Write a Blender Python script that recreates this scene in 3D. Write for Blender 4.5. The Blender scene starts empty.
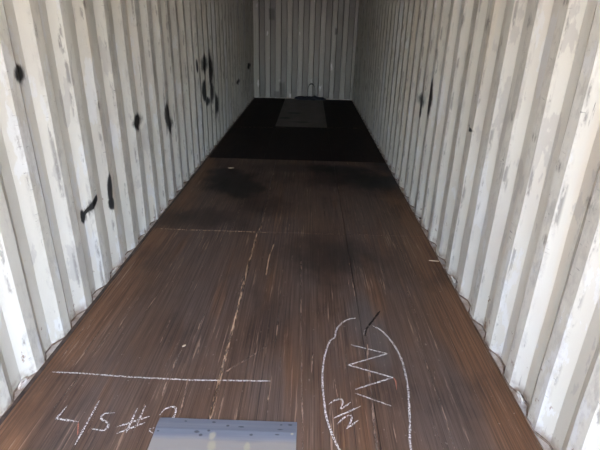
import bpy, bmesh, math, random
from mathutils import Vector, Matrix, noise

random.seed(7)
S = bpy.context.scene
COL = S.collection

# ------------------------------------------------------------------ camera
FPX = 460.27                                   # focal length in pixels of the 600 x 450 frame
AX = Vector((0.99946739, 0.03088687, -0.01053228))   # world axes seen from the camera (right, down, forward)
AY = Vector((0.02193137, -0.3967585, 0.917661))
AZ = Vector((0.0241649, -0.91740323, -0.39722458))
CAM = Vector((0.135, 0.0, 1.6027))
cd = bpy.data.cameras.new('camera')
cam = bpy.data.objects.new('camera', cd)
COL.objects.link(cam)
cd.sensor_width = 36.0
cd.lens = 36.0 * FPX / 600.0
cd.clip_start = 0.05
cd.clip_end = 500
right = Vector((AX[0], AY[0], AZ[0]))
down = Vector((AX[1], AY[1], AZ[1]))
fwd = Vector((AX[2], AY[2], AZ[2]))
M = Matrix((right, -down, -fwd)).transposed().to_4x4()
M.translation = CAM
cam.matrix_world = M
S.camera = cam

# ------------------------------------------------------------------ light
w = bpy.data.worlds.new('sky')
S.world = w
w.use_nodes = True
wn = w.node_tree
wn.nodes.clear()
sky = wn.nodes.new('ShaderNodeTexSky')
sky.sky_type = 'NISHITA'
sky.sun_disc = True
sky.sun_size = math.radians(6.0)               # veiled by thin cloud
sky.sun_intensity = 0.12
sky.sun_elevation = math.radians(68)
sky.sun_rotation = math.radians(150)           # the sun stands high outside the doorway, behind the camera
sky.air_density = 0.9
sky.dust_density = 3.0
sky.ozone_density = 1.0
bg = wn.nodes.new('ShaderNodeBackground')
bg.inputs[1].default_value = 1.0
wo = wn.nodes.new('ShaderNodeOutputWorld')
wn.links.new(sky.outputs[0], bg.inputs[0])
wn.links.new(bg.outputs[0], wo.inputs[0])

S.view_settings.view_transform = 'Standard'
S.view_settings.look = 'None'
S.view_settings.gamma = 1.0
S.view_settings.use_curve_mapping = False
S.view_settings.exposure = 1.66
S.cycles.diffuse_bounces = 8
S.cycles.max_bounces = 14

# ------------------------------------------------------------------ dimensions (metres)
HALF = 1.165          # half the floor width
Y0, Y1 = -0.72, 11.31  # door sill, end wall
H = 2.39
PER = 0.278           # corrugation pitch of the side walls
CREST, RECESS = 1.168, 1.204


def ray(px, py):
    d = (px - 300.0, py - 225.0, FPX)
    d = Vector(d)
    return Vector((d.dot(AX), d.dot(AY), d.dot(AZ)))


def on_floor(px, py, z=0.0):
    r = ray(px, py)
    return CAM + r * ((z - CAM.z) / r.z)


def on_x(px, py, x):
    r = ray(px, py)
    return CAM + r * ((x - CAM.x) / r.x)


def on_y(px, py, y):
    r = ray(px, py)
    return CAM + r * ((y - CAM.y) / r.y)


def profile(center, lo, hi, inner, outer, flat_out, flat_in, slope):
    """points (along, depth) of a trapezoid corrugation; a recess is centred on `center`"""
    per = flat_out + flat_in + 2 * slope
    k0 = math.floor((lo - center) / per) - 1
    pts = []
    k = k0
    while center + k * per < hi + per:
        c = center + k * per
        pts += [(c - flat_out / 2 - slope, inner), (c - flat_out / 2, outer), (c + flat_out / 2, outer), (c + flat_out / 2 + slope, inner)]
        k += 1
    res = []
    for (a, d), (b, e) in zip(pts, pts[1:]):
        if b <= lo or a >= hi:
            continue
        if a < lo:
            d = d + (e - d) * (lo - a) / (b - a)
            a = lo
        res.append((a, d))
        if b >= hi:
            res.append((hi, d + (e - d) * (hi - a) / (b - a)))
            break
    return res


LC, RC = 2.225, 1.968           # a recess centre on the left and on the right wall
PL = profile(LC, Y0, Y1, CREST, RECESS, 0.070, 0.072, 0.068)
PR = profile(RC, Y0, Y1, CREST, RECESS, 0.070, 0.072, 0.068)


def on_wall(px, py, side):
    """where the sight line of a pixel meets the folded side wall"""
    r = ray(px, py)
    for (a, d), (b, e) in zip(*(lambda q: (q, q[1:]))(PL if side < 0 else PR)):
        # x = side * (d + (e - d) * (y - a) / (b - a))
        m_ = side * (e - d) / (b - a)
        den = r.x - m_ * r.y
        if abs(den) < 1e-9:
            continue
        t = (side * d - m_ * a - CAM.x + m_ * CAM.y) / den
        y = CAM.y + t * r.y
        if t > 0 and a - 1e-6 <= y <= b + 1e-6:
            return CAM + r * t
    return on_x(px, py, side * CREST)


# ------------------------------------------------------------------ node helpers
class NT:
    def __init__(self, name):
        self.mat = bpy.data.materials.new(name)
        self.mat.use_nodes = True
        self.t = self.mat.node_tree
        self.t.nodes.clear()
        self.out = self.t.nodes.new('ShaderNodeOutputMaterial')
        self.b = self.t.nodes.new('ShaderNodeBsdfPrincipled')
        self.t.links.new(self.b.outputs[0], self.out.inputs[0])
        g = self.t.nodes.new('ShaderNodeNewGeometry')
        self.pos = g.outputs['Position']
        s = self.t.nodes.new('ShaderNodeSeparateXYZ')
        self.t.links.new(self.pos, s.inputs[0])
        self.x, self.y, self.z = s.outputs

    def put(self, sock, v):
        if hasattr(v, 'is_output'):
            self.t.links.new(v, sock)
        elif isinstance(v, (tuple, list)) and len(v) == 3 and sock.type == 'RGBA':
            sock.default_value = (*v, 1)
        else:
            sock.default_value = v

    def m(self, op, a, b=0.0, c=0.0, clamp=False):
        n = self.t.nodes.new('ShaderNodeMath')
        n.operation = op
        n.use_clamp = clamp
        self.put(n.inputs[0], a)
        self.put(n.inputs[1], b)
        self.put(n.inputs[2], c)
        return n.outputs[0]

    def ramp(self, v, lo, hi, a=0.0, b=1.0):      # smooth step from a to b while v goes lo..hi
        n = self.t.nodes.new('ShaderNodeMapRange')
        n.interpolation_type = 'SMOOTHSTEP'
        self.put(n.inputs[0], v)
        if lo > hi:
            lo, hi, a, b = hi, lo, b, a
        n.inputs[1].default_value, n.inputs[2].default_value = lo, hi
        n.inputs[3].default_value, n.inputs[4].default_value = a, b
        return n.outputs[0]

    def vec(self, x, y, z):
        n = self.t.nodes.new('ShaderNodeCombineXYZ')
        for i, v in enumerate((x, y, z)):
            self.put(n.inputs[i], v)
        return n.outputs[0]

    def scaled(self, sx, sy, sz, off=(0, 0, 0)):
        n = self.t.nodes.new('ShaderNodeMapping')
        self.t.links.new(self.pos, n.inputs[0])
        n.inputs['Scale'].default_value = (sx, sy, sz)
        n.inputs['Location'].default_value = off
        return n.outputs[0]

    def noise(self, vec, scale=1.0, detail=4.0, rough=0.55, color=False):
        n = self.t.nodes.new('ShaderNodeTexNoise')
        self.put(n.inputs['Vector'], vec)
        n.inputs['Scale'].default_value = scale
        n.inputs['Detail'].default_value = detail
        n.inputs['Roughness'].default_value = rough
        return n.outputs[1 if color else 0]

    def white(self, v):
        n = self.t.nodes.new('ShaderNodeTexWhiteNoise')
        n.noise_dimensions = '1D'
        self.put(n.inputs['W'], v)
        return n.outputs[0]

    def mix(self, f, a, b, blend='MIX'):
        n = self.t.nodes.new('ShaderNodeMix')
        n.data_type = 'RGBA'
        n.blend_type = blend
        self.put(n.inputs[0], f)
        self.put(n.inputs[6], a)
        self.put(n.inputs[7], b)
        return n.outputs[2]

    def bump(self, hgt, dist=0.002, strength=1.0):
        n = self.t.nodes.new('ShaderNodeBump')
        n.inputs['Strength'].default_value = strength
        n.inputs['Distance'].default_value = dist
        self.put(n.inputs['Height'], hgt)
        self.t.links.new(n.outputs[0], self.b.inputs['Normal'])

    def ellipses(self, u, v, marks, wob, amount=0.8, square=1):
        """smallest elliptical distance to marks (u0, v0, ru, rv, slant), with a ragged edge"""
        best = None
        for (u0, v0, ru, rv, sl) in marks:
            dv = self.m('SUBTRACT', v, v0)
            du = self.m('SUBTRACT', u, u0)
            if sl:
                du = self.m('MULTIPLY_ADD', dv, -sl, du)
            du = self.m('MULTIPLY', du, 1 / ru)
            dv = self.m('MULTIPLY', dv, 1 / rv)
            if square > 1:
                q = self.m('MAXIMUM', self.m('MULTIPLY', du, du), self.m('MULTIPLY', dv, dv))
            else:
                q = self.m('MULTIPLY_ADD', du, du, self.m('MULTIPLY', dv, dv))
            best = q if best is None else self.m('MINIMUM', best, q)
        e = self.m('SQRT', best)
        return self.m('MULTIPLY_ADD', self.m('SUBTRACT', wob, 0.5), amount * 2, e)

    def done(self, color, rough=0.5, metal=0.0, spec=None):
        self.put(self.b.inputs['Base Color'], color)
        self.put(self.b.inputs['Roughness'], rough)
        self.put(self.b.inputs['Metallic'], metal)
        if spec is not None:
            self.put(self.b.inputs['Specular IOR Level'], spec)
        return self.mat


# ------------------------------------------------------------------ materials
def px_marks(rows, side):
    out = []
    for (px, py, pw, ph, sl) in rows:
        a, b = on_wall(px - pw / 2, py, side), on_wall(px + pw / 2, py, side)
        d, e = on_wall(px, py - ph / 2, side), on_wall(px, py + ph / 2, side)
        out.append(((a.y + b.y) / 2, (d.z + e.z) / 2, max(0.008, abs(a.y - b.y) / 2), abs(d.z - e.z) / 2, sl))
    return out


def wall_paint(name, marks, smudges, side):
    n = NT(name)
    big = n.noise(n.scaled(1, 0.9, 0.55), 1.4, 5)
    stripe = n.noise(n.scaled(0, 3.6, 0.35, (0, 3.1 * side, 0)), 1.0, 2)
    col = n.mix(n.ramp(stripe, 0.36, 0.64), (0.60, 0.59, 0.525), (0.69, 0.685, 0.625))
    cool = n.noise(n.scaled(0, 2.6, 0.5, (0, 9.0 + side, 4)), 1.0, 1)
    col = n.mix(n.ramp(cool, 0.60, 0.68, 0, 0.6), col, (0.63, 0.65, 0.675))        # touched-up paint, bluish
    warm = n.noise(n.scaled(0, 5.6, 0.22, (0, 17.0 + 2 * side, 1)), 1.0, 1)
    col = n.mix(n.ramp(warm, 0.63, 0.71, 0, 0.5), col, (0.68, 0.615, 0.50))        # yellowed stripes
    pink = n.noise(n.scaled(1, 1.5, 1.2, (3, 0, 2)), 1.5, 3)
    col = n.mix(n.ramp(pink, 0.45, 0.7, 0, 0.4), col, (0.615, 0.575, 0.52))
    col = n.mix(n.ramp(big, 0.48, 0.78, 0, 0.22), col, (0.45, 0.43, 0.40))
    # hard-edged patches: paler repainted areas and greyish bare primer
    pa_ = n.noise(n.scaled(1.5, 2.2, 0.8, (4, 6 + side, 1)), 2.4, 6, 0.62)
    col = n.mix(n.ramp(pa_, 0.585, 0.605, 0, 0.55), col, (0.70, 0.72, 0.73))
    col = n.mix(n.ramp(pa_, 0.395, 0.375, 0, 0.5), col, (0.44, 0.43, 0.41))
    # the inner crests are rubbed by cargo: grey, scratched, flaking
    depth = n.m('ABSOLUTE', n.x)
    crest = n.ramp(depth, 1.181, 1.174)
    fleck = n.noise(n.scaled(6, 6, 3.2), 5.0, 6, 0.7)
    patch = n.noise(n.scaled(1, 1.0, 0.9, (1, 2, 3)), 2.6, 4)
    rub = n.m('MULTIPLY', crest, n.ramp(n.m('MULTIPLY_ADD', fleck, 0.65, n.m('MULTIPLY', patch, 0.65)), 0.60, 0.80, 0.0, 0.5))
    col = n.mix(rub, col, (0.37, 0.355, 0.33))
    # hair scratches across the crests
    hair = n.noise(n.scaled(9, 9, 60), 1.6, 4, 0.65)
    hairm = n.m('MULTIPLY', n.ramp(hair, 0.64, 0.70, 0, 0.75), n.m('MULTIPLY', crest, n.ramp(patch, 0.42, 0.58)))
    col = n.mix(hairm, col, (0.13, 0.12, 0.11))
    # dark rubbed lines along the crest edges
    edge = n.m('MULTIPLY', n.ramp(depth, 1.1690, 1.1725), n.ramp(depth, 1.184, 1.176))
    en = n.noise(n.scaled(0.3, 7.0, 2.2, (5, 1, 2)), 1.9, 5, 0.65)
    col = n.mix(n.m('MULTIPLY', edge, n.ramp(en, 0.54, 0.61, 0, 0.6)), col, (0.13, 0.12, 0.105))
    # scrape streaks running up and down
    st = n.noise(n.scaled(3.0, 16.0, 1.1, (2, side * 3, 0)), 2.6, 6, 0.66)
    col = n.mix(n.m('MULTIPLY', n.ramp(st, 0.65, 0.70, 0, 0.75), n.ramp(patch, 0.44, 0.62)), col, (0.15, 0.14, 0.12))
    # rust specks and orange dirt, most of them low down
    rs = n.noise(n.scaled(1, 1, 0.7), 17.0, 5, 0.7)
    low = n.ramp(n.z, 0.55, 0.02, 0.0, 0.09)
    col = n.mix(n.ramp(n.m('ADD', rs, low), 0.70, 0.76, 0, 0.8), col, (0.20, 0.11, 0.06))
    foot = n.m('MULTIPLY', n.ramp(n.z, 0.07, 0.0), n.ramp(n.noise(n.pos, 12, 4), 0.42, 0.6))
    col = n.mix(n.m('MULTIPLY', foot, 0.7), col, (0.19, 0.11, 0.065))
    wob = n.noise(n.scaled(1, 2.6, 0.9), 15.0, 6, 0.72)
    if smudges:
        e = n.ellipses(n.y, n.z, smudges, wob, 0.7)
        col = n.mix(n.m('MULTIPLY', n.ramp(e, 1.15, 0.4, 0, 0.75), n.ramp(n.noise(n.scaled(2, 5, 1.3), 12.0, 4, 0.7), 0.40, 0.60)), col, (0.10, 0.09, 0.08))
    if marks:
        e = n.ellipses(n.y, n.z, marks, wob, 0.38)
        col = n.mix(n.ramp(e, 1.36, 0.86, 0, 0.985), col, (0.006, 0.006, 0.007))
    n.bump(n.noise(n.scaled(2, 2, 1), 5, 5), 0.004, 0.5)
    return n.done(col, n.ramp(patch, 0.3, 0.7, 0.42, 0.62), 0, 0.4)


def px_streak(x0, y0, x1, y1, wid, side):          # a slanted mark between two pixels
    p, q = on_wall(x0, y0, side), on_wall(x1, y1, side)
    c = (p + q) / 2
    xm, ym = (x0 + x1) / 2, (y0 + y1) / 2
    a, b = on_wall(xm - wid / 2, ym, side), on_wall(xm + wid / 2, ym, side)
    return (c.y, c.z, max(0.008, abs(a.y - b.y) / 2), abs(p.z - q.z) / 2, (p.y - q.y) / (p.z - q.z))


left_marks = px_marks([
    (19, 74, 8.5, 20, 0), (137, 121, 6.5, 19, 0), (167, 116, 4.5, 24, 0), (170, 125, 3.5, 18, 0), (111, 203.5, 5.5, 12, 0),
    (82.2, 216.5, 4.5, 14, 0),
    (204.3, 64, 4.6, 22, 0), (210.6, 69, 3.4, 42, 0), (212, 92, 2.8, 26, 0), (204, 91, 3.8, 20, 0), (208, 101, 3.5, 10, 0), (216.5, 104, 3, 26, 0),
    (197, 66, 1.8, 13, 0), (238, 82, 2.4, 6, 0), (248.8, 66, 2.6, 5.5, 0)], -1)
left_marks += [px_streak(109, 174, 110.5, 200, 4.5, -1), px_streak(96, 195, 89, 211, 9, -1), px_streak(90, 205, 81, 221, 6, -1)]
left_smudges = px_marks([
    (137, 25, 8, 7, 0), (86.5, 212, 11, 18, 0), (89, 207, 12, 16, 0), (20, 76, 15, 32, 0), (98, 106, 5, 12, 0), (165, 84, 4, 12, 0), (60, 45, 4, 30, 0),
    (35, 30, 6, 18, 0), (168, 22, 3, 22, 0), (84, 4, 6, 10, 0), (165, 152, 5, 9, 0), (213, 112, 3, 14, 0)], -1)
right_marks = px_marks([(421.6, 101, 3.8, 20, 0), (430.6, 97, 2.6, 38, 0), (420.6, 112, 1.8, 12, 0), (470.5, 130, 3.5, 4.5, 0)], 1)
right_smudges = px_marks([
    (487, 24, 7, 18, 0), (463, 21, 3, 18, 0), (449, 14, 3, 12, 0), (421, 34, 3.5, 12, 0), (529, 22, 6, 24, 0), (585, 119, 6, 24, 0),
    (566, 2, 9, 10, 0), (437, 55, 3, 14, 0), (468, 52, 3, 22, 0), (499, 48, 4, 26, 0), (534, 137, 5, 14, 0), (513, 116, 4, 16, 0),
    (590, 205, 16, 26, 0), (559, 164, 9, 20, 0), (464, 160, 4, 16, 0), (545, 240, 6, 16, 0)], 1)
M_LEFT = wall_paint('white_wall_paint_left', left_marks, left_smudges, -1)
M_RIGHT = wall_paint('white_wall_paint_right', right_marks, right_smudges, 1)


def end_paint():
    n = NT('end_wall_paint')
    big = n.noise(n.scaled(0.8, 1, 0.6), 1.7, 5)
    col = n.mix(n.ramp(big, 0.35, 0.7), (0.58, 0.565, 0.52), (0.42, 0.41, 0.38))
    # stripes put into the colour: lighter crests, darker recesses, ragged border
    rib_depth = n.m('MULTIPLY_ADD', n.noise(n.scaled(3, 0, 1.5), 3.0, 4), 0.016, n.y)
    col = n.mix(n.ramp(rib_depth, Y1 + 0.030, Y1 + 0.014, 0.0, 0.75), n.mix(0.65, col, (0.11, 0.107, 0.10)), (0.54, 0.525, 0.49))
    bright = n.noise(n.scaled(3.5, 1, 1.6, (2, 0, 6)), 1.6, 4)  # whitish scuffs on the crests, with glints put into the colour
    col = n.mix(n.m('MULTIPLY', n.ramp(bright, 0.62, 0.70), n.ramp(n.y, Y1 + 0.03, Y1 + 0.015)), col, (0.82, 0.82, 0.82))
    def r(px0, py0, px1, py1):
        a, b = on_y(px0, py0, Y1), on_y(px1, py1, Y1)
        return ((a.x + b.x) / 2, (a.z + b.z) / 2, abs(a.x - b.x) / 2, abs(a.z - b.z) / 2, 0)  # centre and half sizes
    wob = n.noise(n.pos, 9, 4)
    e = n.ellipses(n.x, n.z, [r(268.5, 8, 274.5, 20), r(274, 91, 285, 100), r(279, 82, 285, 99), r(335, 28, 338, 35)], wob, 0.2, 2)
    col = n.mix(n.ramp(e, 1.15, 0.7, 0, 0.6), col, (0.07, 0.065, 0.06))
    rs = n.noise(n.pos, 14, 5, 0.7)
    col = n.mix(n.ramp(rs, 0.66, 0.74, 0, 0.7), col, (0.17, 0.11, 0.07))
    n.bump(n.noise(n.scaled(2, 2, 1), 4, 4), 0.006, 0.6)
    return n.done(col, 0.36, 0, 0.5)


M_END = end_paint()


def plain(name, c1, c2, scale=8.0, rough=0.6, metal=0.0, stretch=(1, 1, 1), bump=0.002):
    n = NT(name)
    v = n.noise(n.scaled(*stretch), scale, 5, 0.6)
    n.bump(v, bump, 0.6)
    return n.done(n.mix(n.ramp(v, 0.3, 0.7), c1, c2), rough, metal)


M_CEIL = plain('ceiling_paint', (0.52, 0.51, 0.48), (0.44, 0.43, 0.40), 2.0, 0.5)
M_RAIL = plain('rail_paint', (0.66, 0.63, 0.59), (0.36, 0.26, 0.19), 11.0, 0.6)
M_RUST = plain('rust_line', (0.14, 0.095, 0.07), (0.30, 0.235, 0.19), 26.0, 0.85)
M_RING = plain('ring_paint', (0.74, 0.72, 0.69), (0.45, 0.36, 0.29), 30.0, 0.55)
M_UNDER = plain('underfloor_dirt', (0.045, 0.034, 0.028), (0.075, 0.058, 0.045), 9.0, 0.9)
M_YARD = plain('yard_concrete', (0.24, 0.225, 0.21), (0.19, 0.18, 0.165), 0.6, 0.9)
M_TARP = plain('dark_tarp', (0.010, 0.012, 0.022), (0.02, 0.024, 0.042), 14.0, 0.5)
M_STRAP = plain('dark_strap', (0.03, 0.03, 0.028), (0.055, 0.05, 0.045), 20.0, 0.7)
M_CHIP = plain('pale_wood', (0.52, 0.42, 0.30), (0.38, 0.29, 0.2), 60.0, 0.8)


def floor_wood(name, black=0.0, stains=True, grey=False):
    n = NT(name)
    # bamboo strips, a few centimetres wide
    warp = n.m('MULTIPLY_ADD', n.noise(n.scaled(0, 0.5, 0), 1.0, 2), 0.02, n.x)
    strip = n.m('FLOOR', n.m('MULTIPLY', warp, 1 / 0.043))
    tone = n.white(strip)
    grain = n.noise(n.scaled(34, 0.55, 1), 2.0, 7, 0.68)
    fine = n.noise(n.scaled(130, 1.3, 1), 2.0, 3, 0.6)
    gs = n.ramp(n.m('MULTIPLY_ADD', fine, 0.45, n.m('MULTIPLY', grain, 0.6)), 0.32, 0.68)
    col = n.mix(gs, (0.029, 0.0170, 0.0120), (0.138, 0.084, 0.058))
    col = n.mix(n.m('MULTIPLY', tone, 0.5), col, (0.108, 0.062, 0.042))
    # greyed by traffic
    traf = n.noise(n.scaled(1.1, 0.45, 1), 2.3, 4)
    col = n.mix(n.ramp(traf, 0.38, 0.62, 0, 0.6), col, n.mix(gs, (0.048, 0.035, 0.031), (0.130, 0.099, 0.086)))
    # orange-brown bare wood towards the walls and in patches
    ed = n.ramp(n.m('ADD', n.m('ABSOLUTE', n.x), n.m('MULTIPLY', n.noise(n.scaled(3, 0.8, 1), 1.6, 4), 0.34)), 1.00, 1.26)
    ow = n.mix(gs, (0.075, 0.030, 0.012), (0.235, 0.112, 0.050))
    col = n.mix(n.m('MULTIPLY', ed, 0.7), col, ow)
    orange = n.noise(n.scaled(5, 0.5, 1, (3, 1, 0)), 1.4, 4)
    col = n.mix(n.ramp(orange, 0.54, 0.70, 0, 0.42), col, ow)
    # broad darker and lighter worn areas
    blot = n.noise(n.scaled(1.6, 0.8, 1, (7, 2, 0)), 1.7, 5, 0.6)
    col = n.mix(n.ramp(blot, 0.50, 0.68, 0, 0.5), col, n.mix(gs, (0.014, 0.0095, 0.0085), (0.050, 0.033, 0.027)))
    # pale scuffs along the grain
    sc = n.noise(n.scaled(60, 1.6, 1, (0, 4, 0)), 1.0, 6, 0.72)
    scm = n.m('MULTIPLY', n.ramp(sc, 0.57, 0.66), n.ramp(n.noise(n.scaled(2, 0.9, 1), 2.0, 3), 0.40, 0.60, 0.12, 0.85))
    col = n.mix(scm, col, (0.33, 0.225, 0.16))
    ln = n.m('MULTIPLY', n.ramp(n.m('ABSOLUTE', n.m('SUBTRACT', n.m('FRACT', n.m('MULTIPLY', warp, 1 / 0.043)), 0.5)), 0.455, 0.49), n.ramp(n.white(n.m('ADD', strip, 31.7)), 0.4, 0.7, 0.15, 0.75))
    col = n.mix(ln, col, (0.014, 0.010, 0.009))
    sp = n.noise(n.pos, 48.0, 3, 0.6)
    col = n.mix(n.m('MULTIPLY', n.ramp(sp, 0.69, 0.73), 0.55), col, (0.36, 0.30, 0.25))     # pale grit
    if grey:
        col = n.mix(0.75, col, n.mix(grain, (0.20, 0.19, 0.165), (0.15, 0.14, 0.125)))
        wob = n.noise(n.pos, 5, 4)
        marks = []
        for (px, py, rx, ry) in ((294, 113, 0.16, 0.10), (300, 122, 0.22, 0.06), (285, 118, 0.12, 0.1)):
            p = on_floor(px, py)
            marks.append((p.x, p.y, rx, ry, 0))
        col = n.mix(n.ramp(n.ellipses(n.x, n.y, marks, wob, 0.6), 1.2, 0.6, 0, 0.8), col, (0.03, 0.028, 0.026))
    if stains:
        wob = n.noise(n.scaled(1.4, 0.8, 1), 4.5, 5, 0.6)
        def spots(rows):
            return [(*on_floor(px, py).xy, rx, ry, 0) for (px, py, rx, ry) in rows]
        soft = spots(((372, 184, 0.50, 0.40), (330, 180, 0.40, 0.32), (205, 218, 0.42, 0.22), (175, 219, 0.30, 0.24), (300, 168, 0.6, 0.22), (262, 205, 0.3, 0.3), (330, 255, 0.35, 0.4))) 
        col = n.mix(n.ramp(n.ellipses(n.x, n.y, soft, wob, 0.8), 1.4, 0.3, 0, 0.62), col, (0.010, 0.0075, 0.0075))
        hard = spots(((229, 180, 0.30, 0.40), (242, 188, 0.26, 0.34), (226, 172, 0.2, 0.2), (368, 180, 0.42, 0.30), (396, 166, 0.32, 0.45), (340, 170, 0.4, 0.22)))
        col = n.mix(n.ramp(n.ellipses(n.x, n.y, hard, wob, 0.7), 1.4, 0.5, 0, 0.93), col, (0.0045, 0.004, 0.0045))
        p = on_floor(363, 314)
        pale = [(p.x, p.y, 0.085, 0.22, 0.05), (p.x + 0.06, p.y - 0.25, 0.06, 0.3, 0)]
        col = n.mix(n.ramp(n.ellipses(n.x, n.y, pale, wob, 0.3), 1.4, 0.5, 0, 0.4), col, (0.10, 0.092, 0.088))
    if black:
        sm = n.noise(n.scaled(1.5, 0.8, 1), 2.0, 5)
        col = n.mix(n.ramp(sm, 0.2, 0.9, black, black * 0.92), col, (0.0045, 0.0045, 0.0055))
    n.bump(n.m('MULTIPLY_ADD', grain, 0.5, n.m('MULTIPLY_ADD', fine, 0.3, n.m('MULTIPLY', ln, -0.6))), 0.0016, 0.7)
    return n.done(col, 0.75 if black else n.ramp(traf, 0.3, 0.7, 0.52, 0.68), 0, 0.22 if black else 0.36)


M_WOOD = floor_wood('worn_floor_wood')
M_WOODB = floor_wood('tarred_floor_wood', 0.9, False)
M_WOODG = floor_wood('grey_floor_wood', 0.0, False, True)


def flecked(name, c, c2, scale, thr, rough=0.9, soft=0.05, stretch=1.0):
    """dry chalk or splintered wood: colour broken up by holes"""
    n = NT(name)
    v = n.noise(n.scaled(1, stretch, 1), scale, 4, 0.7)
    n.done(n.mix(n.ramp(v, 0.35, 0.65), c2, c), rough, 0, 0.2)
    tr = n.t.nodes.new('ShaderNodeBsdfTransparent')
    mx = n.t.nodes.new('ShaderNodeMixShader')
    n.t.links.new(n.ramp(v, thr - soft, thr + soft), mx.inputs[0])
    n.t.links.new(tr.outputs[0], mx.inputs[1])
    n.t.links.new(n.b.outputs[0], mx.inputs[2])
    n.t.links.new(mx.outputs[0], n.out.inputs[0])
    return n.mat


M_CHALK = flecked('white_chalk', (0.76, 0.74, 0.73), (0.36, 0.33, 0.32), 140.0, 0.49)
M_CHALKD = flecked('faint_chalk', (0.62, 0.56, 0.54), (0.34, 0.30, 0.29), 190.0, 0.45)
M_CHALKR = flecked('red_brown_mark', (0.42, 0.17, 0.11), (0.25, 0.12, 0.09), 170.0, 0.40)
M_GOUGE = flecked('splintered_wood', (0.58, 0.41, 0.28), (0.24, 0.15, 0.10), 60.0, 0.47, 0.9, 0.12, 0.15)
M_GOUGED = flecked('pale_scuffed_wood', (0.34, 0.24, 0.18), (0.20, 0.13, 0.10), 60.0, 0.52, 0.9, 0.16, 0.12)
M_CRACK = flecked('black_crack', (0.020, 0.016, 0.014), (0.03, 0.022, 0.02), 60.0, 0.44, 0.9, 0.12)


def steel():
    n = NT('blue_grey_steel')
    v = n.noise(n.scaled(1.4, 5, 1), 3.0, 5)
    # bluish near the far edge, blending to dull grey further in
    k = n.ramp(n.m('MULTIPLY_ADD', v, 0.05, n.y), 1.415, 1.452)
    col = n.mix(k, (0.30, 0.285, 0.275), (0.165, 0.185, 0.235))
    col = n.mix(n.ramp(n.noise(n.scaled(0.6, 30, 1), 1.0, 3), 0.45, 0.7, 0, 0.35), col, (0.28, 0.29, 0.32))
    wob = n.noise(n.pos, 60, 4)
    sp = []
    rnd = random.Random(3)
    for (px, py, rx, ry) in ((241, 428, .012, .004), (228, 427, .007, .007), (251, 436, .009, .006), (197, 433, .012, .008), (201, 436, .01, .008), (209, 432, .008, .006),
                             (214, 423, .009, .005), (186, 422, .006, .004), (280, 431, .016, .004), (281, 426, .007, .005), (290, 426, .012, .005), (158, 432, .006, .004), (277, 436, .01, .004)):
        p = on_floor(px, py)
        sp.append((p.x, p.y, rx, ry, 0))
    col = n.mix(n.ramp(n.ellipses(n.x, n.y, sp, wob, 0.6), 1.1, 0.6, 0, 0.8), col, (0.05, 0.055, 0.07))
    gl = []
    for (px, py, rx, ry) in ((212.5, 437, .014, .02), (211.5, 447, .018, .03), (247, 448, .014, .025), (292, 435.5, .007, .006)):
        p = on_floor(px, py)
        gl.append((p.x, p.y, rx, ry, 0))
    col = n.mix(n.ramp(n.ellipses(n.x, n.y, gl, wob, 0.45), 1.3, 0.5, 0, 0.7), col, (0.42, 0.39, 0.29))
    n.bump(v, 0.004, 0.5)
    return n.done(col, 0.5, 0.3)


M_STEEL = steel()


# ------------------------------------------------------------------ mesh helpers
def obj(name, bm, mat, parent=None, smooth=False):
    me = bpy.data.meshes.new(name)
    bmesh.ops.recalc_face_normals(bm, faces=bm.faces)
    bm.to_mesh(me)
    bm.free()
    me.materials.append(mat)
    if smooth:
        for p in me.polygons:
            p.use_smooth = True
    o = bpy.data.objects.new(name, me)
    COL.objects.link(o)
    if parent:
        o.parent = parent
    return o


def tag(o, label, cat=None, group=None, kind=None):
    o['label'] = label
    if cat:
        o['category'] = cat
    if group:
        o['group'] = group
    if kind:
        o['kind'] = kind
    return o


def box(bm, x0, x1, y0, y1, z0, z1):
    vs = [bm.verts.new((x, y, z)) for z in (z0, z1) for y in (y0, y1) for x in (x0, x1)]
    for f in ((0, 1, 3, 2), (4, 5, 7, 6), (0, 1, 5, 4), (2, 3, 7, 6), (0, 2, 6, 4), (1, 3, 7, 5)):
        bm.faces.new([vs[i] for i in f])
    return vs


def tube(bm, pts, rad, seg=7, closed=False):
    pts = [Vector(p) for p in pts]
    n = len(pts)
    rings = []
    for i, p in enumerate(pts):
        a = pts[(i - 1) % n] if (closed or i > 0) else p
        b = pts[(i + 1) % n] if (closed or i < n - 1) else p
        t = (b - a).normalized()
        u = t.cross(Vector((0, 0, 1)))
        if u.length < 0.05:
            u = t.cross(Vector((1, 0, 0)))
        u.normalize()
        v = t.cross(u)
        r = rad(i / max(1, n - 1)) if callable(rad) else rad
        rings.append([bm.verts.new(p + u * (r * math.cos(k * 2 * math.pi / seg)) + v * (r * math.sin(k * 2 * math.pi / seg))) for k in range(seg)])
    m = n if closed else n - 1
    for i in range(m):
        A, B = rings[i], rings[(i + 1) % n]
        for k in range(seg):
            bm.faces.new((A[k], A[(k + 1) % seg], B[(k + 1) % seg], B[k]))
    if not closed:
        bm.faces.new(rings[0])
        bm.faces.new(rings[-1][::-1])


def sheet(prof, place, z0, z1, rows, dent):
    bm = bmesh.new()
    grid = []
    for r in range(rows + 1):
        z = z0 + (z1 - z0) * r / rows
        row = []
        for (a, d) in prof:
            p = Vector(place(a, d, z))
            k = dent * (0.35 if r in (0, rows) else 1.0)
            q = Vector((p.x * 3.0, p.y * 3.1, z * 1.9))
            nv = noise.noise_vector(q) + 0.6 * noise.noise_vector(q * 3.1)
            p += Vector((nv.x * k, nv.y * k, 0))
            row.append(bm.verts.new(p))
        grid.append(row)
    for r in range(rows):
        for i in range(len(prof) - 1):
            bm.faces.new((grid[r][i], grid[r][i + 1], grid[r + 1][i + 1], grid[r + 1][i]))
    return bm


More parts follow.
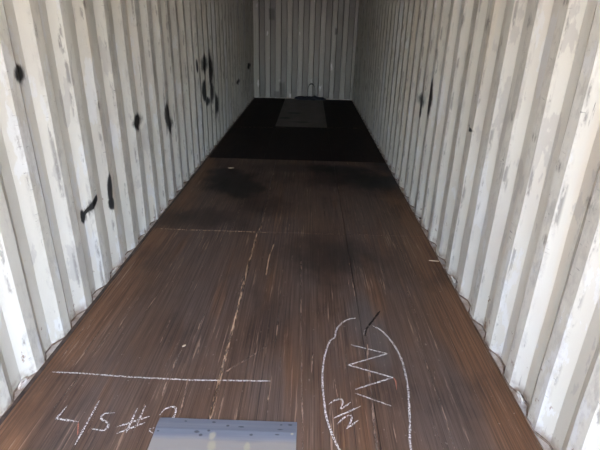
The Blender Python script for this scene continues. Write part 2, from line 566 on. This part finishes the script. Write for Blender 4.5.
# ------------------------------------------------------------------ the container
ZF = -0.004                      # top of the bottom rails
walls = {}
for nm, sgn, prof, mat, word in (('wall_left', -1, PL, M_LEFT, 'left'), ('wall_right', 1, PR, M_RIGHT, 'right')):
    bm = sheet(prof, lambda a, d, z: (sgn * d, a, z), ZF, H, 40, 0.0032)
    o = obj(nm, bm, mat)
    so = o.modifiers.new('thickness', 'SOLIDIFY')
    so.thickness = 0.002
    so.offset = 1.0
    tag(o, 'white corrugated steel side wall with black scuffs on the %s' % word, kind='structure')
    walls[nm] = o
    # rusty dirt line where the folded sheet meets the bottom rail
    bm = bmesh.new()
    pts = []
    for (a, d), (b, e) in zip(prof, prof[1:]):
        for k in range(3):
            t = k / 3
            y = a + (b - a) * t
            pts.append((sgn * (d + (e - d) * t - 0.004 + 0.003 * noise.noise(Vector((y * 9, sgn, 0)))), y, ZF + 0.003 + 0.004 * noise.noise(Vector((y * 14, 3, sgn)))))
    tube(bm, pts, lambda t: 0.0050 + 0.0030 * noise.noise(Vector((t * 400, sgn * 2, 0))), 6)
    tag(obj('rust_seam', bm, M_RUST, o, True), 'brown rusty seam along the foot of the corrugated sheet')
    bm = bmesh.new()
    xs = sorted((sgn * (HALF + 0.002), sgn * 1.235))
    box(bm, xs[0], xs[1], Y0, Y1, -0.16, ZF)
    tag(obj('bottom_rail', bm, M_RAIL, o), 'painted steel bottom rail under the corrugated sheet')
    bm = bmesh.new()
    xs = sorted((sgn * 1.168, sgn * 1.228))
    box(bm, xs[0], xs[1], Y0, Y1, H, H + 0.06)
    obj('top_rail', bm, M_CEIL, o)

PE = profile(-1.225, -CREST - 0.03, CREST + 0.03, 0.0, 0.0456, 0.112, 0.104, 0.018)
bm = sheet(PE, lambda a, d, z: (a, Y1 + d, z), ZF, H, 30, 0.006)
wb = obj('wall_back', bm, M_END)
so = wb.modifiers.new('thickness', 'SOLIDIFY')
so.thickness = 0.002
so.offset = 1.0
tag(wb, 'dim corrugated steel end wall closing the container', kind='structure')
bm = bmesh.new()
box(bm, -1.235, 1.235, Y1 - 0.012, Y1 + 0.09, -0.16, 0.012)
obj('end_sill', bm, M_RAIL, wb)
bm = bmesh.new()
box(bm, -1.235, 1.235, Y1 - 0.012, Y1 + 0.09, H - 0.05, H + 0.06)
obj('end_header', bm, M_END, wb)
for s in (-1, 1):
    bm = bmesh.new()
    xs = sorted((s * 1.120, s * 1.235))
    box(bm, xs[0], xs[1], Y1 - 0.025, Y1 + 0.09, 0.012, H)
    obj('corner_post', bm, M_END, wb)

# roof sheet with shallow cross corrugations
pc = profile(0.1, Y0, Y1, 0.0, 0.020, 0.091, 0.091, 0.0135)
bm = bmesh.new()
prev = None
for (a, d) in pc:
    cur = [bm.verts.new((x, a, H + d)) for x in (-1.215, -0.4, 0.4, 1.215)]
    if prev:
        for i in range(3):
            bm.faces.new((prev[i], prev[i + 1], cur[i + 1], cur[i]))
    prev = cur
ce = obj('ceiling', bm, M_CEIL)
so = ce.modifiers.new('thickness', 'SOLIDIFY')
so.thickness = 0.003
so.offset = 1.0
tag(ce, 'painted corrugated steel roof of the container', kind='structure')
# door frame behind the camera
bm = bmesh.new()
box(bm, -1.235, 1.235, Y0 - 0.14, Y0, 2.28, H + 0.06)
for s in (-1, 1):
    xs = sorted((s * 1.150, s * 1.235))
    box(bm, xs[0], xs[1], Y0 - 0.14, Y0, -0.16, 2.28)
box(bm, -1.150, 1.150, Y0 - 0.14, Y0, -0.16, -0.004)
tag(obj('trim_1', bm, M_RAIL), 'painted steel frame around the open container door', kind='structure')
# unseen left door leaf, added open to block sky and darken the right wall
bm = sheet(profile(-1.3, Y0 - 1.29, Y0 - 0.17, 1.185, 1.215, 0.22, 0.07, 0.03), lambda a, d, z: (-d, a, z), -0.03, 2.28, 8, 0.002)
d1 = tag(obj('blocker_door', bm, M_CEIL), 'white corrugated steel door leaf added out of view to block skylight', kind='structure')
so = d1.modifiers.new('thickness', 'SOLIDIFY')
so.thickness = 0.003
so.offset = 1.0
for (ya, yb, za, zb) in ((Y0 - 1.30, Y0 - 1.20, -0.06, 2.33), (Y0 - 0.25, Y0 - 0.145, -0.06, 2.33), (Y0 - 1.20, Y0 - 0.25, -0.06, 0.04), (Y0 - 1.20, Y0 - 0.25, 2.23, 2.33)):
    bm = bmesh.new()
    box(bm, -1.225, -1.175, ya, yb, za, zb)
    obj('blocker_door_bar', bm, M_CEIL, d1)
bm = bmesh.new()
box(bm, -60, 60, -80, 60, -0.40, -0.162)
tag(obj('yard_ground', bm, M_YARD), 'pale concrete yard the container stands on', kind='structure')

# floor: base and boards
bm = bmesh.new()
box(bm, -HALF, HALF, Y0, Y1 - 0.012, -0.15, -0.030)
floor = tag(obj('floor', bm, M_UNDER), 'dark worn plywood floor of large boards', kind='structure')
ROWS = [(Y0, 1.13), (1.13, 3.535), (3.535, 5.82), (5.82, 7.96), (7.96, Y1 - 0.013)]
for ri, (a, b) in enumerate(ROWS):
    cuts = [-HALF + 0.004, -0.262, 0.48, HALF - 0.004] if ri < 3 else [-HALF + 0.004, -0.43, 0.47, HALF - 0.004]
    for ci in range(3):
        x0, x1 = cuts[ci], cuts[ci + 1]
        g = 0.0016
        bm = bmesh.new()
        box(bm, x0 + (g if ci else 0), x1 - (g if ci < 2 else 0), a + g, b - g, -0.028, 0.0)
        bmesh.ops.bevel(bm, geom=[e for e in bm.edges if all(v.co.z > -0.001 for v in e.verts)], offset=0.0016, segments=1, affect='EDGES')
        mat = M_WOOD if ri < 3 else (M_WOODG if (ri == 4 and ci == 1) else M_WOODB)
        o = obj('floor_board', bm, mat, floor)
        if mat is M_WOODB:
            o['label'] = 'black stained floor board'
        if mat is M_WOODG:
            o['label'] = 'paler grey replacement floor board at the far end'


# narrow dark strip over the board edges along the left wall
bm = bmesh.new()
ys = [Y0 + (Y1 - 0.03 - Y0) * k / 160 for k in range(161)]
rows = []
for y in ys:
    xi = -HALF + 0.021 + 0.004 * noise.noise(Vector((y * 6, 1, 5)))
    rows.append([bm.verts.new(c) for c in ((-HALF + 0.001, y, 0.0002), (-HALF + 0.001, y, 0.003), (xi, y, 0.0026), (xi + 0.001, y, 0.0002))])
for A, B in zip(rows, rows[1:]):
    for k in range(4):
        bm.faces.new((A[k], A[(k + 1) % 4], B[(k + 1) % 4], B[k]))
bm.faces.new(rows[0])
bm.faces.new(rows[-1][::-1])
o = obj('edge_strip', bm, plain('dark_edge_strip', (0.030, 0.021, 0.017), (0.085, 0.055, 0.04), 18.0, 0.6), floor)
o['label'] = 'narrow dark strip along the left floor edge'


# ------------------------------------------------------------------ strokes lying on the floor
def smooth_path(pts, step, curved):
    out = []
    n = len(pts)
    for i in range(n - 1):
        p1, p2 = pts[i], pts[i + 1]
        p0 = pts[i - 1] if i else p1
        p3 = pts[i + 2] if i + 2 < n else p2
        m = max(1, int((p2 - p1).length / step))
        for k in range(m):
            t = k / m
            if curved:
                out.append(0.5 * ((2 * p1) + (p2 - p0) * t + (2 * p0 - 5 * p1 + 4 * p2 - p3) * t * t + (3 * p1 - p0 - 3 * p2 + p3) * t ** 3))
            else:
                out.append(p1.lerp(p2, t))
    out.append(pts[-1])
    return out


def stroke(bm, pix, width, curved=False, z=0.0, thick=0.0006, taper=0.3, jit=0.3, seed=0.0):
    pts = [on_floor(px, py) for px, py in pix]
    p = smooth_path(pts, 0.012, curved)
    rows = []
    n = len(p)
    for i, q in enumerate(p):
        a, b = p[max(0, i - 1)], p[min(n - 1, i + 1)]
        t = (b - a)
        t.z = 0
        t.normalize()
        s = Vector((-t.y, t.x, 0))
        e = min(i, n - 1 - i) / 3.0
        wv = width * 0.5 * (taper + (1 - taper) * min(1, e)) * (1 + jit * 1.6 * noise.noise(Vector((i * 0.8, seed, width * 900))))
        off = s * (width * jit * 0.35 * noise.noise(Vector((i * 0.55, seed + 7, 1))))
        L, R = q + off + s * wv, q + off - s * wv
        rows.append([bm.verts.new((v.x, v.y, h)) for v, h in ((L, z), (L, z + thick), (R, z + thick), (R, z))])
    for A, B in zip(rows, rows[1:]):
        for k in range(3):
            bm.faces.new((A[k], A[k + 1], B[k + 1], B[k]))
    bm.faces.new(rows[0])
    bm.faces.new(rows[-1][::-1])


def mark(name, strokes, width, mat, parent=None, curved=False, seed=0.0):
    bm = bmesh.new()
    for i, s in enumerate(strokes):
        stroke(bm, s, width, curved, seed=seed + i * 3.7)
    return obj(name, bm, mat, parent)


# pale gouges and cracks belong to the floor
GOUGES = [
    ([(257, 233), (246, 275), (236, 316), (224, 362), (210, 419)], 0.014, M_GOUGE),
    ([(254, 247), (247, 268), (241, 292)], 0.008, M_GOUGE),
    ([(219, 378), (216, 396), (210, 417)], 0.012, M_GOUGE),
    ([(274, 244), (269, 258), (266, 276)], 0.009, M_GOUGE),
    ([(283, 268), (280, 300), (277, 330), (274.5, 349)], 0.006, M_GOUGED),
    ([(276.7, 339), (250, 357), (223.3, 373)], 0.007, M_GOUGED),
    ([(229, 371), (223, 372), (219, 381)], 0.007, M_GOUGE),
    ([(182, 350), (177, 359), (172, 371)], 0.010, M_GOUGED),
    ([(188, 378), (184, 398), (179, 416)], 0.006, M_GOUGED),
    ([(167, 380), (162, 396)], 0.008, M_GOUGED),
    ([(281, 345), (280, 370)], 0.006, M_GOUGED),
    ([(268, 395), (267, 404)], 0.009, M_GOUGE),
    ([(75, 381), (62, 398), (52, 411)], 0.008, M_GOUGED),
    ([(417, 337), (430, 375), (444, 414), (457, 455)], 0.006, M_GOUGED),
    ([(432, 420), (445, 452)], 0.004, M_GOUGED),
    ([(349, 262), (355, 297)], 0.005, M_GOUGED),
    ([(301, 260), (301, 330), (302, 400), (303, 452)], 0.007, M_GOUGED),
    ([(366, 333), (370, 380), (377, 452)], 0.010, M_GOUGED),
    ([(160, 228.6), (200, 230.3), (240, 231.5), (268, 232.6)], 0.007, M_GOUGE),
    ([(270, 233), (330, 234), (400, 235.5)], 0.005, M_GOUGED),
    ([(275, 168), (268, 198), (260.5, 229)], 0.008, M_GOUGED),
    ([(262, 224), (259, 231)], 0.012, M_GOUGE),
    ([(103, 326), (88, 348), (75, 365)], 0.006, M_GOUGED),
    ([(130, 306), (118, 330)], 0.006, M_GOUGED),
    ([(205, 312), (197, 332)], 0.007, M_GOUGED),
    ([(214, 127.0), (290, 127.4), (362, 128.2)], 0.030, M_GOUGED),
]
rnd = random.Random(11)
for k in range(46):
    X = rnd.uniform(-1.1, 1.1)
    Yc = rnd.uniform(1.35, 3.9)
    ln = rnd.uniform(0.04, 0.30)
    A, B = Vector((X, Yc, 0)), Vector((X + rnd.uniform(-0.02, 0.02), Yc + ln, 0))
    def back(p):
        d = p - CAM
        c = AX * d.x + AY * d.y + AZ * d.z
        return (300 + FPX * c.x / c.z, 225 + FPX * c.y / c.z)
    GOUGES.append(([back(A), back(B)], rnd.uniform(0.002, 0.0065), M_GOUGED))
for i, (pts, wd, mt) in enumerate(GOUGES):
    mark('gouge', [pts], wd, mt, floor, True, i * 1.3)
mark('crack', [[(380, 311), (374, 319), (366.5, 329), (365, 336)]], 0.012, M_CRACK, floor, True)
mark('crack', [[(258, 233), (250, 262), (243, 292), (233, 330)]], 0.003, M_CRACK, floor, True)

# chalk marks
tag(mark('chalk_line', [[(52, 372), (77, 373), (130, 377), (190, 380), (271, 381)]], 0.0075, M_CHALK),
    'long straight white chalk line drawn across the left floor boards', 'chalk mark')


def empty(name, at):
    e = bpy.data.objects.new(name, None)
    COL.objects.link(e)
    e.location = at
    e.empty_display_size = 0.05
    return e


def glyphs(root, rows):
    for nm, strokes, wd, mt, cv, lab in rows:
        bm = bmesh.new()
        for i, s in enumerate(strokes):
            stroke(bm, s, wd, cv, seed=len(nm) + i * 2.9)
        bmesh.ops.translate(bm, verts=bm.verts, vec=-root.location)
        o = obj(nm, bm, mt, root)
        if lab:
            o['label'] = lab


wr = empty('chalk_writing', on_floor(110, 420))
tag(wr, 'white chalk characters 45#2 written on the floor beside the steel plate', 'chalk writing')
glyphs(wr, [
    ('digit', [[(67.5, 405.7), (56.3, 418.5), (78.5, 422)], [(99.5, 400.5), (75, 444.9)]], 0.0084, M_CHALK, False, 'chalk digit 4 with a long slanted stem'),
    ('drip', [[(78.5, 422), (78.2, 428), (77.3, 435)]], 0.009, M_CHALKR, True, 'reddish brown smear under the digit 4'),
    ('digit', [[(115.1, 412.7), (104.2, 413.8), (101.1, 418.5), (108.1, 423.2), (107.2, 427.8), (104.2, 430.2), (91.3, 429)]], 0.0084, M_CHALK, True, 'chalk digit 5'),
    ('hash_sign', [[(137.5, 408), (126.3, 432.5)], [(145.5, 405.7), (134.5, 429)], [(114.2, 427.8), (149.7, 416.2)], [(116.5, 433.7), (145, 422.5)]], 0.0082, M_CHALK, False, 'chalk hash sign'),
    ('digit', [[(159.5, 415), (166, 408.5), (174.2, 406.8), (176, 410.3), (172.5, 418.6), (164, 425)], [(154.3, 427.8), (148.5, 429.5), (153.2, 433.2)]], 0.0084, M_CHALK, True, 'chalk digit 2 half covered by the plate'),
])
ov = empty('chalk_outline', on_floor(366, 400))
tag(ov, 'large rounded white chalk outline open towards the door', 'chalk mark')
glyphs(ov, [
    ('side_line', [[(355.8, 318), (345, 320.8), (336.7, 329.2), (334.7, 337.5), (330, 340.8), (325.8, 351.7), (323.2, 365), (322.4, 380), (323.6, 396.7), (326.2, 416.3), (330.7, 430.5), (335, 441), (339.6, 450), (346, 460)]], 0.0094, M_CHALK, True, None),
    ('side_line', [[(372.5, 325.8), (381.7, 330.8), (391.7, 341.7), (398.3, 352.5), (403.3, 365), (408, 387.8), (409, 405.6), (409.9, 423.4), (409.9, 441), (411, 450), (411.5, 462)]], 0.0094, M_CHALK, True, None),
    ('hook', [[(365.5, 329), (363.7, 334.5)]], 0.008, M_CHALKD, False, None),
])
zz = empty('chalk_zigzag', on_floor(370, 376))
tag(zz, 'white chalk zigzag line inside the rounded chalk outline', 'chalk mark')
glyphs(zz, [
    ('zigzag_line', [[(350.8, 344.7), (387, 353.7), (348.5, 365), (393, 377.5), (355.5, 389.3)], [(354.7, 393), (391.2, 406)]], 0.0074, M_CHALK, False, None),
    ('drip', [[(393, 377.5), (395.5, 381), (396.5, 389.5)]], 0.007, M_CHALKR, True, 'reddish smear at the end of a zigzag stroke'),
])
fr = empty('chalk_fraction', on_floor(345, 414))
tag(fr, 'small chalk fraction 2 over 2 beside the zigzag', 'chalk writing')
glyphs(fr, [
    ('digit', [[(328.9, 404.2), (335.1, 400.2), (342.2, 399.4), (343.1, 402.9), (339.9, 410)], [(339.9, 410), (350.6, 402.4)]], 0.0070, M_CHALK, True, None),
    ('fraction_bar', [[(333.3, 418.4), (360.9, 406.1)]], 0.0070, M_CHALK, False, None),
    ('digit', [[(336.9, 424.3), (344.9, 417.2), (351.1, 415.4), (351.1, 420.7), (346.7, 428.7)], [(346.7, 428.7), (358.3, 420.2)]], 0.0070, M_CHALK, True, None),
])

# ------------------------------------------------------------------ steel plate in the foreground
pa, pb = on_floor(160, 418.3), on_floor(297, 423)
x0, x1, yf = pa.x, pb.x, 1.512
prof = [(yf, 0.0), (yf, 0.0045), (yf - 0.045, 0.0075), (yf - 0.062, 0.0085), (yf - 0.078, 0.0070), (yf - 0.105, 0.0052), (yf - 0.30, 0.0050), (yf - 0.62, 0.0050), (yf - 0.62, 0.0)]
bm = bmesh.new()
NX = 14
cols = []
for i in range(NX + 1):
    x = x0 + (x1 - x0) * i / NX
    cv = []
    for j, (y, z) in enumerate(prof):
        jy = 0.0022 * noise.noise(Vector((x * 11, 1, 2))) if j < 2 else 0.004 * noise.noise(Vector((x * 4, j, 2)))
        cv.append(bm.verts.new((x + (0.002 * noise.noise(Vector((y * 20, 4, i)))), y + jy, z + (0.0008 * noise.noise(Vector((x * 7, y * 9, 0))) if z > 0 else 0))))
    cols.append(cv)
for A, B in zip(cols, cols[1:]):
    for j in range(len(prof)):
        k = (j + 1) % len(prof)
        bm.faces.new((A[j], A[k], B[k], B[j]))
bm.faces.new(cols[0])
bm.faces.new(cols[-1][::-1])
pl = tag(obj('steel_plate', bm, M_STEEL), 'blue grey rectangular steel plate lying flat on the floor boards', 'steel plate')
bv = pl.modifiers.new('edge', 'BEVEL')
bv.width = 0.0012
bv.segments = 2
bv.limit_method = 'ANGLE'

# ------------------------------------------------------------------ lashing rings in the wall recesses
def lashing_ring(side, y, lean, seed):
    r = random.Random(seed)
    root = empty('lashing_ring', (side * 1.186, y, ZF))
    bm = bmesh.new()
    pts = []
    for k in range(18):
        a = 2 * math.pi * k / 18
        u, v = 0.030 * math.cos(a), 0.024 * math.sin(a)
        if v < -0.012:
            v = -0.012 + (v + 0.012) * 0.3
        pts.append((-side * (0.010 + math.sin(lean) * (v + 0.014)) + side * 0.004, u + 0.006 * math.sin(a * 2 + seed), 0.008 + (v + 0.016) * math.cos(lean)))
    tube(bm, pts, 0.0045, 8, True)
    obj('ring', bm, M_RING, root, True)
    bm = bmesh.new()
    box(bm, -0.008, 0.008, -0.014, 0.014, 0.0, 0.016)
    bmesh.ops.bevel(bm, geom=list(bm.edges), offset=0.003, segments=1, affect='EDGES')
    obj('weld_lug', bm, M_RAIL, root)
    return root


ORD = ['nearest', 'second', 'third', 'fourth', 'fifth', 'sixth', 'seventh', 'eighth', 'ninth']
for side, c, word in ((-1, LC, 'left'), (1, RC, 'right')):
    first = 1.669 if side < 0 else 1.69
    for k in range(9):
        y = first + k * 4 * PER
        if y > 10.9:
            break
        tag(lashing_ring(side, y, 0.35 + 0.5 * ((k * 7) % 5) / 5, k + (20 if side > 0 else 0)),
            'small white lashing ring at the foot of the %s wall, %s from the door' % (word, ORD[k]), 'lashing ring', 'lashing rings along the wall feet')

# ------------------------------------------------------------------ dark tarp and strap at the end wall
a, b = on_floor(294, 101), on_floor(326, 101.5)
cx, cy = (a.x + b.x) / 2, Y1 - 0.165
bm = bmesh.new()
bmesh.ops.create_icosphere(bm, subdivisions=5, radius=1.0)
L = (b.x - a.x) / 2
for v in bm.verts:
    c = v.co.copy()
    q = Vector((c.x * 3.0, c.y * 1.6, c.z * 1.6))
    k = 1 + 0.30 * noise.noise(q) + 0.13 * noise.noise(q * 3.3)
    lump = 0.62 + 0.42 * noise.noise(Vector((c.x * 2.6, 4.2, 0)))
    fold = 0.010 * math.sin(c.x * 26 + 5 * noise.noise(q * 1.3))
    v.co = Vector((c.x * L * (1 + 0.05 * noise.noise(q * 2)), c.y * 0.075 * k + fold * 0.6, max(0.0, 0.030 + c.z * 0.085 * k * lump + fold * (1 if c.z > 0 else 0))))
bmesh.ops.translate(bm, verts=bm.verts, vec=(cx, cy, 0))
tag(obj('tarp_bundle', bm, M_TARP, None, True), 'crumpled dark blue tarp bundle lying at the foot of the end wall', 'tarp')
bm = bmesh.new()
p = on_y(311.5, 84, Y1 - 0.02)
pts = []
for k in range(25):
    t = k / 24
    a_ = math.pi * t
    pts.append((p.x + 0.085 * math.cos(a_) + 0.008 * math.sin(7 * t), Y1 - 0.012 - 0.022 * (1 - math.sin(a_)), p.z * (math.sin(a_) ** 0.55) + 0.016 * (1 - math.sin(a_))))
pts[0] = (pts[0][0], pts[0][1], 0.008)
pts[-1] = (pts[-1][0], pts[-1][1], 0.008)
tube(bm, pts, lambda t: 0.006 + 0.010 * math.exp(-((t - 0.5) / 0.16) ** 2), 8)
tag(obj('strap_loop', bm, M_STRAP, None, True), 'thin dark strap loop standing up against the end wall behind the tarp', 'strap')

# ------------------------------------------------------------------ small scraps
def chip(px, py, length, ang, label, w_=0.012):
    bm = bmesh.new()
    p = on_floor(px, py)
    rr = random.Random(int(px))
    n = 6
    top, bot = [], []
    rows = []
    for i in range(n + 1):
        t = i / n - 0.5
        hw = w_ / 2 * (1 - abs(t) * 1.2) * rr.uniform(0.8, 1.2)
        rows.append([bm.verts.new((t * length, s * hw, z)) for s, z in ((-1, 0), (1, 0), (1, 0.004), (-1, 0.005))])
    for A, B in zip(rows, rows[1:]):
        for k in range(4):
            bm.faces.new((A[k], A[(k + 1) % 4], B[(k + 1) % 4], B[k]))
    bm.faces.new(rows[0])
    bm.faces.new(rows[-1][::-1])
    o = obj('wood_splinter', bm, M_CHIP)
    o.location = (p.x, p.y, 0)
    o.rotation_euler.z = ang
    tag(o, label, 'splinter', 'loose splinters on the floor')


chip(231, 168, 0.07, 0.2, 'small pale splinter on the dark floor stain near the left wall', 0.03)
chip(434, 261, 0.075, -0.15, 'thin pale splinter at the floor edge by the right wall', 0.010)
chip(184, 346, 0.02, 0.8, 'tiny pale splinter on the left boards before the long chalk line', 0.010)
